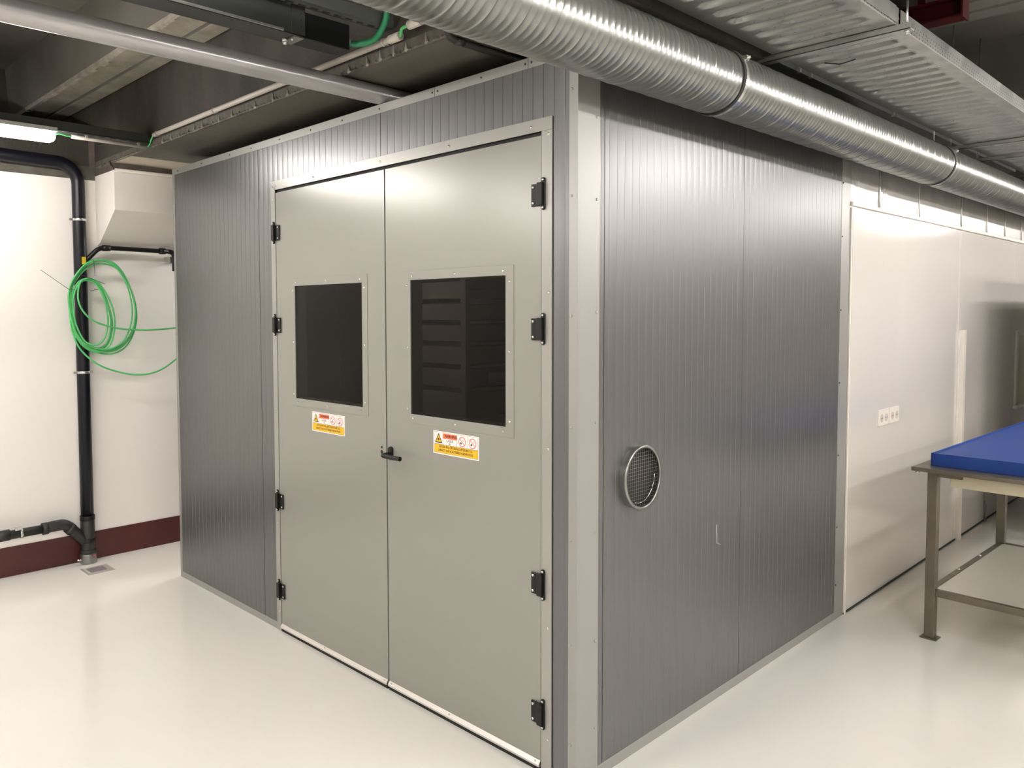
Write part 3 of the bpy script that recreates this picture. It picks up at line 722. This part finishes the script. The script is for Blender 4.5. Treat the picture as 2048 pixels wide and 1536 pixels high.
# heavy grey trunking with black end box (top middle) and slotted rail beside it
gt = thing('grey_trunking', (-.83, -1.0, 2.60), 'grey steel trunking with bright bolts ending at the black box', 'trunking')
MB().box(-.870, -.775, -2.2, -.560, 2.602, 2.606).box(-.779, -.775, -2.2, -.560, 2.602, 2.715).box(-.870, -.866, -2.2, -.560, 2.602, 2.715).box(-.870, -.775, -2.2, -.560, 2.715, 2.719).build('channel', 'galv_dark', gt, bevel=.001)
MB().box(-.765, -.758, -2.2, -.640, 2.6, 2.607).build('edge_fold', 'galv_matt', gt)
MB().box(-.777, -.771, -.600, -.545, 2.606, 2.715).build('end_bracket', 'galv_dark', gt)
mb = MB()
for z in (2.633, 2.655, 2.678): mb.disc((-.7718, -.562, z), 0, .003, .001, 8)
mb.build('bracket_hole', 'hole', gt)
MB().box(-.86, -.776, -.585, -.547, 2.596, 2.601).build('foot_bracket', 'galv', gt)
MB().disc((-.835, -.588, 2.592), 2, .010, .012, 8).ball((-.835, -.588, 2.590), .010).ball((-.808, -.575, 2.596), .0055).build('bolt', 'alu', gt)
MB().prism([(-.618, 2.700), (-.565, 2.706), (-.560, 2.728), (-.585, 2.724), (-.622, 2.712)], 0, -.776, -.758).tube([(-.768, -.59, 2.71), (-.768, -.59, 3.0)], .004, 6).build('wing_bracket', 'alu', gt)
bb = thing('black_end_box', (-.82, -.45, 2.60), 'black box at the end of the grey trunking', 'box')
MB().box(-.862, -.776, -.545, -.348, 2.598, 2.690).build('box_body', 'black', bb, bevel=.003)
MB().tube([(-.82, -.348, 2.645), (-.82, -.322, 2.645)], .016, 12).build('cable_gland', 'conduit', bb)
tag(MB().tube(smooth_path([(-.82, -.322, 2.642), (-.80, -.29, 2.640), (-.735, -.262, 2.648), (-.672, -.262, 2.70), (-.655, -.27, 2.77), (-.65, -.28, 2.85), (-.65, -.28, 2.99)], 8), .0115, 14).build('green_hose', 'green_dark'), 'dark green hose rising from the black box to the ceiling', 'hose')
sr = thing('slotted_rail', (-.72, -.3, 2.70), 'slotted steel rail running past the black box towards the duct', 'rail')
MB().box(-.745, -.700, -2.2, -.203, 2.690, 2.694).box(-.702, -.698, -2.2, -.203, 2.690, 2.735).box(-.745, -.741, -2.2, -.203, 2.690, 2.735).build('profile', 'rail_steel', sr)
mb = MB(); y = -2.1
while y < -.22: mb.box(-.736, -.724, y, y + .03, 2.6892, 2.6903); y += .05
mb.build('slot', 'hole', sr, kind='stuff')

# red steel bar under the ceiling on the right
rb = thing('red_beam', (.15, 2.0, 2.88), 'dark red steel beam end hung below the ceiling', 'beam')
MB().box(-.9, .575, 1.93, 2.02, 2.905, 2.915).box(-.9, .575, 1.97, 1.98, 2.915, 2.985).box(-.9, .575, 1.93, 2.02, 2.985, 2.995).build('i_profile', 'red', rb, bevel=.002)
MB().box(.575, .583, 1.93, 2.02, 2.90, 2.998).build('end_plate', 'red', rb)
for x in (-.7, .4): MB().box(x, x + .03, 1.96, 1.99, 2.995, 3.36).build('hanger', 'red', rb)

# ------------------------------------------------------------------ foil wrapped duct above the white wall
fd = thing('foil_duct', (-.2, 5.0, 2.236), 'foil wrapped rectangular duct on top of the white wall', 'duct')
random.seed(11)
segs = [2.325, 2.462, 2.763, 2.872, 3.45, 4.351, 5.002, 5.537, 6.085, 7.2, 8.6]
for a, b in zip(segs[:-1], segs[1:]):
    narrow = (b - a) < .15
    xo = -.004 if narrow else -.012
    NY, NZ = max(3, int((b - a) / .02)), 14
    vs = []; fs = []
    for i in range(NY + 1):
        for k in range(NZ + 1):
            amp = .0022 * (1.6 if narrow else 1)
            zt = k / NZ
            crumple = amp * (random.random() - .5) * (1.0 if zt < .25 or narrow else .25)
            vs.append((xo + crumple, a + .001 + (b - a - .002) * i / NY, 2.200 + (.49) * zt ** 1.4))
    for i in range(NY):
        for k in range(NZ):
            q = i * (NZ + 1) + k; fs.append((q, q + NZ + 1, q + NZ + 2, q + 1))
    m_ = MB().add(vs, fs, None, True); m_.box(-.40, xo - .004, a + .001, b - .001, 2.201, 2.69)
    m_.build('foil_sheet', 'foil' if narrow else 'foil_flat', fd, fix=False)
for y in segs[1:-1]:
    MB().tube([(-.006, y, 2.205), (-.008 + random.uniform(-.002, .002), y + .002, 2.30), (-.007, y, 2.40), (-.008, y, 2.68)], .0035, 5).build('foil_seam', 'foil', fd)

# ------------------------------------------------------------------ black soil pipe on the left wall
vx, vy_ = -3.725, -.327
sp = thing('soil_pipe', (vx, vy_, 0), 'black vertical drain pipe with elbow on the white left wall', 'pipe')
path = [(vx, -2.6, 2.64), (vx, -1.4, 2.62), (vx, -.62, 2.600)]
cc = .13
for i in range(9):
    a = pi / 2 * i / 8; path.append((vx, -.62 + .163 + .13 * sin(a) - .0, 2.598 - .13 * (1 - cos(a))))
path += [(vx, vy_, 2.40), (vx, vy_, 1.2), (vx, vy_, .10)]
MB().tube(path, .0405, 24).build('pipe_run', 'pipe_blue', sp)
def ring(z0, z1, r, name, m, par=sp): return MB().tube([(vx, vy_, z0), (vx, vy_, z1)], r, 28).build(name, m, par, bevel=.002)
ring(.285, .315, .0475, 'socket_ring', 'pipe_black'); ring(.135, .165, .0480, 'socket_ring', 'pipe_black')
ring(.075, .285, .0440, 'branch_body', 'pipe_old'); ring(.062, .088, .0500, 'socket_ring', 'pipe_old')
ring(0.0, .064, .0520, 'floor_collar', 'galv')
MB().tube([(vx + .04, vy_ - .05, .035), (vx + .04, vy_ - .085, .04)], .006, 8).build('collar_lug', 'steel', sp)
MB().box(vx + .046, vx + .0525, vy_ + .012, vy_ + .030, .050, .056).build('red_mark', 's_red', sp)
for z in (2.242, 1.257):
    s = ring(z - .008, z + .008, .0425, 'strap', 'steel')
    MB().box(vx - .008, vx + .008, vy_ - .062, vy_ - .040, z - .007, z + .007).box(vx - .008, vx + .008, vy_ + .040, vy_ + (.060 if z < 2 else .050), z - .007, z + .007).box(XL, vx - .035, vy_ - .008, vy_ + .008, z - .006, z + .006).build('strap_lug', 'steel', s)
MB().box(vx + .034, vx + .0415, vy_ - .004, vy_ + .022, 1.955, 2.003).build('yellow_tape', 'yellow', sp)
# thin branch to the right
bp = MB().tube(smooth_path([(vx, vy_ + .01, 1.955), (vx + .012, vy_ + .07, 2.02), (vx + .02, vy_ + .105, 2.055), (vx + .022, vy_ + .145, 2.068), (vx + .022, vy_ + .2, 2.069), (vx + .022, .27, 2.064)], 5), .0155, 16).build('upper_branch', 'pipe_black', sp)
MB().tube([(vx + .022, vy_ + .135, 2.067), (vx + .022, vy_ + .185, 2.068)], .020, 16).build('coupling', 'pipe_black', bp)
MB().tube([(vx + .022, .195, 2.065), (vx + .022, .235, 2.065)], .0215, 16).build('coupling', 'pipe_black', bp)
MB().tube(smooth_path([(vx + .022, .26, 2.064), (vx + .022, .290, 2.055), (vx + .022, .300, 2.02), (vx + .022, .302, 1.93)], 5), .0165, 14).build('down_bend', 'pipe_black', bp)
MB().box(XL, vx + .01, .262, .300, 1.985, 2.03).build('wall_bracket', 'steel', bp)
# lower branch to the left
lb = MB().tube([(vx + .02, -2.6, .27), (vx + .02, -.86, .278), (vx + .02, -.60, .280)], .0275, 18).build('lower_branch', 'pipe_old', sp)
MB().tube(smooth_path([(vx + .02, -.61, .282), (vx + .02, -.53, .286), (vx + .015, -.475, .280), (vx + .010, -.425, .235), (vx + .004, -.37, .175), (vx, -.34, .145)], 6), .0345, 18).build('swept_bend', 'pipe_old', lb)
for (y0, y1, r) in ((-.612, -.580, .038), (-.88, -.80, .034)): MB().tube([(vx + .02, y0, .280), (vx + .02, y1, .281)], r, 18).build('coupling', 'pipe_old', lb)
MB().tube([(vx + .013, -.452, .262), (vx + .010, -.428, .236)], .0385, 18).build('coupling', 'pipe_old', lb)
s = MB().tube([(vx + .02, -.743, .279), (vx + .02, -.727, .279)], .031, 18).build('strap', 'steel', lb)
MB().box(vx + .035, vx + .05, -.775, -.735, .305, .325).build('strap_bolt', 'steel', lb)

# small conduit under the corbel top
tag(MB().tube([(-3.438, -.198, 2.538), (-3.438, 1.0, 2.545)], .011, 10).build('white_conduit', 'conduit_white'), 'thin white conduit along the top of the wall beside the booth corner', 'conduit')
tag(MB().tube(smooth_path([(-3.50, -.205, 2.60), (-3.47, -.21, 2.575), (-3.45, -.21, 2.56), (-3.44, -.204, 2.545)], 4), .005, 6).build('black_cable', 'tie'), 'short black cable drooping from the beam onto the wall corner', 'cable')

# ------------------------------------------------------------------ green cable coil on the soil pipe
coil = thing('cable_coil', (-3.655, -.20, 1.45), 'coil of green cable tied to the black drain pipe', 'cable')
CXP = -3.655
# loops as (y, z) points in metres
LOOPS = [([(-0.226, 1.985), (-0.137, 1.966), (-0.066, 1.886), (-0.022, 1.777), (-0.002, 1.644), (-0.021, 1.527), (-0.077, 1.435), (-0.161, 1.391), (-0.258, 1.398), (-0.342, 1.437), (-0.395, 1.518), (-0.42, 1.624), (-0.429, 1.725), (-0.411, 1.826), (-0.36, 1.91), (-0.3, 1.966)], True, -3.655), ([(-0.225, 1.981), (-0.138, 1.962), (-0.069, 1.884), (-0.026, 1.778), (-0.006, 1.648), (-0.025, 1.534), (-0.08, 1.445), (-0.161, 1.402), (-0.256, 1.409), (-0.338, 1.446), (-0.39, 1.526), (-0.414, 1.628), (-0.423, 1.727), (-0.406, 1.826), (-0.356, 1.907), (-0.297, 1.962)], True, -3.649), ([(-0.219, 1.962), (-0.128, 1.942), (-0.058, 1.863), (-0.013, 1.756), (0.007, 1.624), (-0.013, 1.509), (-0.069, 1.418), (-0.153, 1.375), (-0.25, 1.382), (-0.334, 1.421), (-0.388, 1.501), (-0.412, 1.605), (-0.422, 1.705), (-0.404, 1.805), (-0.353, 1.888), (-0.292, 1.943)], True, -3.6609999999999996), ([(-0.24, 1.981), (-0.155, 1.963), (-0.088, 1.885), (-0.047, 1.78), (-0.028, 1.652), (-0.046, 1.539), (-0.099, 1.45), (-0.178, 1.408), (-0.27, 1.414), (-0.349, 1.451), (-0.4, 1.53), (-0.423, 1.632), (-0.432, 1.73), (-0.415, 1.828), (-0.366, 1.909), (-0.309, 1.963)], True, -3.643), ([(-0.307, 1.863), (-0.244, 1.839), (-0.189, 1.759), (-0.152, 1.661), (-0.142, 1.562), (-0.161, 1.464), (-0.211, 1.4), (-0.275, 1.392), (-0.343, 1.437), (-0.396, 1.534), (-0.415, 1.646), (-0.406, 1.757), (-0.367, 1.837)], True, -3.651), ([(-0.322, 1.853), (-0.267, 1.832), (-0.221, 1.758), (-0.194, 1.661), (-0.19, 1.563), (-0.219, 1.472), (-0.271, 1.435), (-0.333, 1.456), (-0.38, 1.534), (-0.405, 1.636), (-0.402, 1.741), (-0.37, 1.82)], True, -3.643), ([(-0.312, 1.857), (-0.253, 1.836), (-0.203, 1.762), (-0.174, 1.661), (-0.167, 1.556), (-0.192, 1.458), (-0.241, 1.414), (-0.311, 1.429), (-0.365, 1.508), (-0.399, 1.611), (-0.402, 1.725), (-0.369, 1.824)], True, -3.655), ([(-0.317, 1.852), (-0.257, 1.828), (-0.203, 1.75), (-0.168, 1.655), (-0.158, 1.559), (-0.176, 1.464), (-0.225, 1.402), (-0.287, 1.395), (-0.353, 1.438), (-0.404, 1.533), (-0.422, 1.641), (-0.413, 1.748), (-0.375, 1.826)], True, -3.659), ([(-0.305, 1.866), (-0.356, 1.843), (-0.376, 1.757), (-0.366, 1.687), (-0.33, 1.629), (-0.275, 1.587), (-0.196, 1.557), (-0.099, 1.535), (0.053, 1.525), (0.193, 1.53), (0.287, 1.538), (0.346, 1.544)], False, -3.637), ([(-0.423, 1.598), (-0.404, 1.502), (-0.367, 1.415), (-0.306, 1.345), (-0.228, 1.292), (-0.131, 1.254), (-0.031, 1.229), (0.071, 1.226), (0.178, 1.255), (0.277, 1.316), (0.344, 1.365)], False, -3.6569999999999996)]
random.seed(5)
CR = .0058
for li, (pts, closed, x) in enumerate(LOOPS):
    P3 = [(x + .004 * sin(i * 1.7 + li), y, z) for i, (y, z) in enumerate(pts)]
    MB().tube(smooth_path(P3, 6, closed), CR, 8, closed=closed).build('cable_loop' if closed else 'cable_tail', 'green', coil)
TIES = [((-0.599, 1.909), (-0.431, 1.788)), ((-0.37, 1.887), (-0.211, 1.83)), ((-0.277, 1.983), (-0.271, 1.877)), ((-0.308, 1.783), (-0.254, 1.794)), ((-0.437, 1.794), (-0.4, 1.788))]
for (a, b) in TIES:
    MB().tube([(CXP + .03, a[0], a[1]), (CXP + .03, b[0], b[1])], .0016, 5).build('cable_tie', 'tie', coil)

# ------------------------------------------------------------------ floor drain
dn = thing('floor_drain', (-3.53, -.336, 0), 'small rectangular metal drain cover at the foot of the pipe', 'drain')
MB().box(-3.612, -3.455, -.420, -.253, .0002, .0016).build('drain_plate', 'drain', dn)
MB().box(-3.602, -3.465, -.410, -.263, .0016, .0024).build('drain_rim', 'shelfwhite', dn)
MB().box(-3.582, -3.490, -.392, -.288, .0024, .0032).build('drain_grid', 'drain_grid', dn)

# ------------------------------------------------------------------ sockets
for i, y in enumerate((2.772 + .08, 2.942 + .085)):
    s = thing('wall_socket', (.0, y, 1.012), 'left white double wall socket beside the booth' if i == 0 else 'right white double wall socket, nearer the blue table', 'socket', 'sockets on the white wall')
    MB().box(.0035, .012, y - .078, y + .078, .968, 1.060).build('socket_plate', 'plastic_white', s, bevel=.003)
    for dy in (-.036, .036):
        w_ = MB().tube([(.0115, y + dy, 1.012), (.0126, y + dy, 1.012)], .024, 20).build('socket_well', 'hole_soft', s); MB().disc((.0125, y + dy - .0095, 1.012), 0, .0035, .0006, 8).disc((.0125, y + dy + .0095, 1.012), 0, .0035, .0006, 8).build('pin_hole', 'hole', w_)

# ------------------------------------------------------------------ steel table with blue tray
tx, ty, TW, TD, TH = .415, 2.316, .62, 1.184, .840
table = thing('steel_table', (tx, ty, 0), 'brushed steel frame table standing by the white wall', 'table')
table.rotation_euler = (0, 0, radians(-1.7))
def tb(mb, *a, **k): return mb.build(*a, parent=table, **k)
LW = .044
for (ax, ay) in ((0, 0), (0, TD), (TW, 0), (TW, TD), (0, 2 * TD), (TW, 2 * TD)):
    x0, y0 = tx + ax, ty + ay
    leg = tb(MB().box(x0 - LW / 2, x0 + LW / 2, y0 - LW / 2, y0 + LW / 2, .004, TH), 'leg', 'stainless', bevel=.002)
    MB().box(x0 - .036, x0 + .036, y0 - .036, y0 + .036, 0, .006).build('foot_plate', 'stainless', leg)
h2 = LW / 2
for y0 in (0, TD, 2 * TD): tb(MB().box(tx + h2, tx + TW - h2, ty + y0 - .014, ty + y0 + .014, .216, .250), 'stretcher', 'stainless', bevel=.002)
for x0 in (0, TW): tb(MB().box(tx + x0 - .014, tx + x0 + .014, ty + h2, ty + TD - h2, .216, .250), 'stretcher', 'stainless', bevel=.002)
tb(MB().box(tx - .014 + .028, tx + TW - .014, ty + .014, ty + TD - .014, .238, .246), 'lower_shelf', 'shelfwhite')
tb(MB().box(tx - .075, tx + TW + .05, ty - .085, ty + 2 * TD + .05, TH, TH + .020), 'table_top', 'stainless', bevel=.003)
tb(MB().disc((tx - .055, ty - .06, TH - .010), 2, .010, .010, 10), 'bolt', 'steel')
mb = MB()
for yy in (.42, .78): mb.ball((tx, ty + yy, .252), .008)
tb(mb, 'rivet', 'steel')
# drawer box under the top
tb(MB().box(tx + .075, tx + .6, ty - .02, ty + .55, .772, .8385), 'drawer_box', 'cream', bevel=.003, label='shallow cream drawer box')
tb(MB().box(tx + .03, tx + .13, ty - .045, ty - .022, .818, .8385), 'mount_bracket', 'stainless', bevel=.002)
# blue tray on the table
bt = thing('blue_tray', (tx + .9, ty + .5, TH + .02), 'bright blue plastic tray lying on the steel table', 'tray')
x0, x1, y0, y1, z0, z1 = tx - .005, tx + .64, ty - .012, ty + 2 * TD + .02, TH + .0205, TH + .0205 + .062
MB().box(x0, x0 + .008, y0, y1, z0, z1).box(x1 - .008, x1, y0, y1, z0, z1).box(x0, x1, y0, y0 + .008, z0, z1).box(x0, x1, y1 - .008, y1, z0, z1).build('tray_rim', 'blue', bt, bevel=.001)
MB().box(x0 + .008, x1 - .008, y0 + .008, y1 - .008, z1 - .016, z1 - .006).build('tray_bed', 'blue', bt)
for k in range(2): MB().box(x0 + .30 + k * .42, x0 + .306 + k * .42, y0 - .001, y0, z0 + .002, z1 - .002).build('tray_joint', 'blue', bt)
for o in (bt,): o.rotation_euler = (0, 0, radians(-1.7))
# thin stand behind the table
st = thing('thin_stand', (.012, 5.10, 0), 'thin upright metal rod against the white wall under the table', 'rod')
MB().tube([(.016, 5.08, 0), (.016, 5.08, .62)], .008, 8).build('rod', 'galv_matt', st)

# ------------------------------------------------------------------ furniture outside the frame (mirrored in the glossy wall)
for i, (x, y, dx, dy, h, m, lb_) in enumerate([
        (.95, 9.0, .60, .45, 1.635, 'cabinet_grey', 'grey steel cupboard at the far end of the room'),
        (.30, 9.0, .55, .45, 1.635, 'cabinet', 'dark steel cupboard next to the grey one at the far end'),
        (.43, 4.88, .60, 2.0, 1.95, 'cabinet_grey', 'tall grey cupboard standing beyond the steel table by the white wall'),
        (6.4, -1.0, .6, 1.8, 1.64, 'cabinet', 'dark steel cupboard against the opposite wall'),
        (6.4, 1.2, .6, 1.8, 1.64, 'cabinet_grey', 'grey steel cupboard against the opposite wall')]):
    c = thing('steel_cupboard', (x + dx / 2, y + dy / 2, 0), lb_, 'cupboard')
    MB().box(x, x + dx, y, y + dy, .05, h).build('body', m, c, bevel=.004)
    for k in range(2):
        if i < 2: d_ = MB().box(x + .01 + k * dx / 2, x + (k + 1) * dx / 2 - .01, y - .018, y - .001, .08, h - .03).build('door', m, c, bevel=.002)
        else: d_ = MB().box(x - .018, x - .001, y + .01 + k * dy / 2, y + (k + 1) * dy / 2 - .01, .08, h - .03).build('door', m, c, bevel=.002)
    MB().box(x + .05, x + dx - .05, y + .05, y + dy - .05, 0, .05).build('plinth', 'black', c)
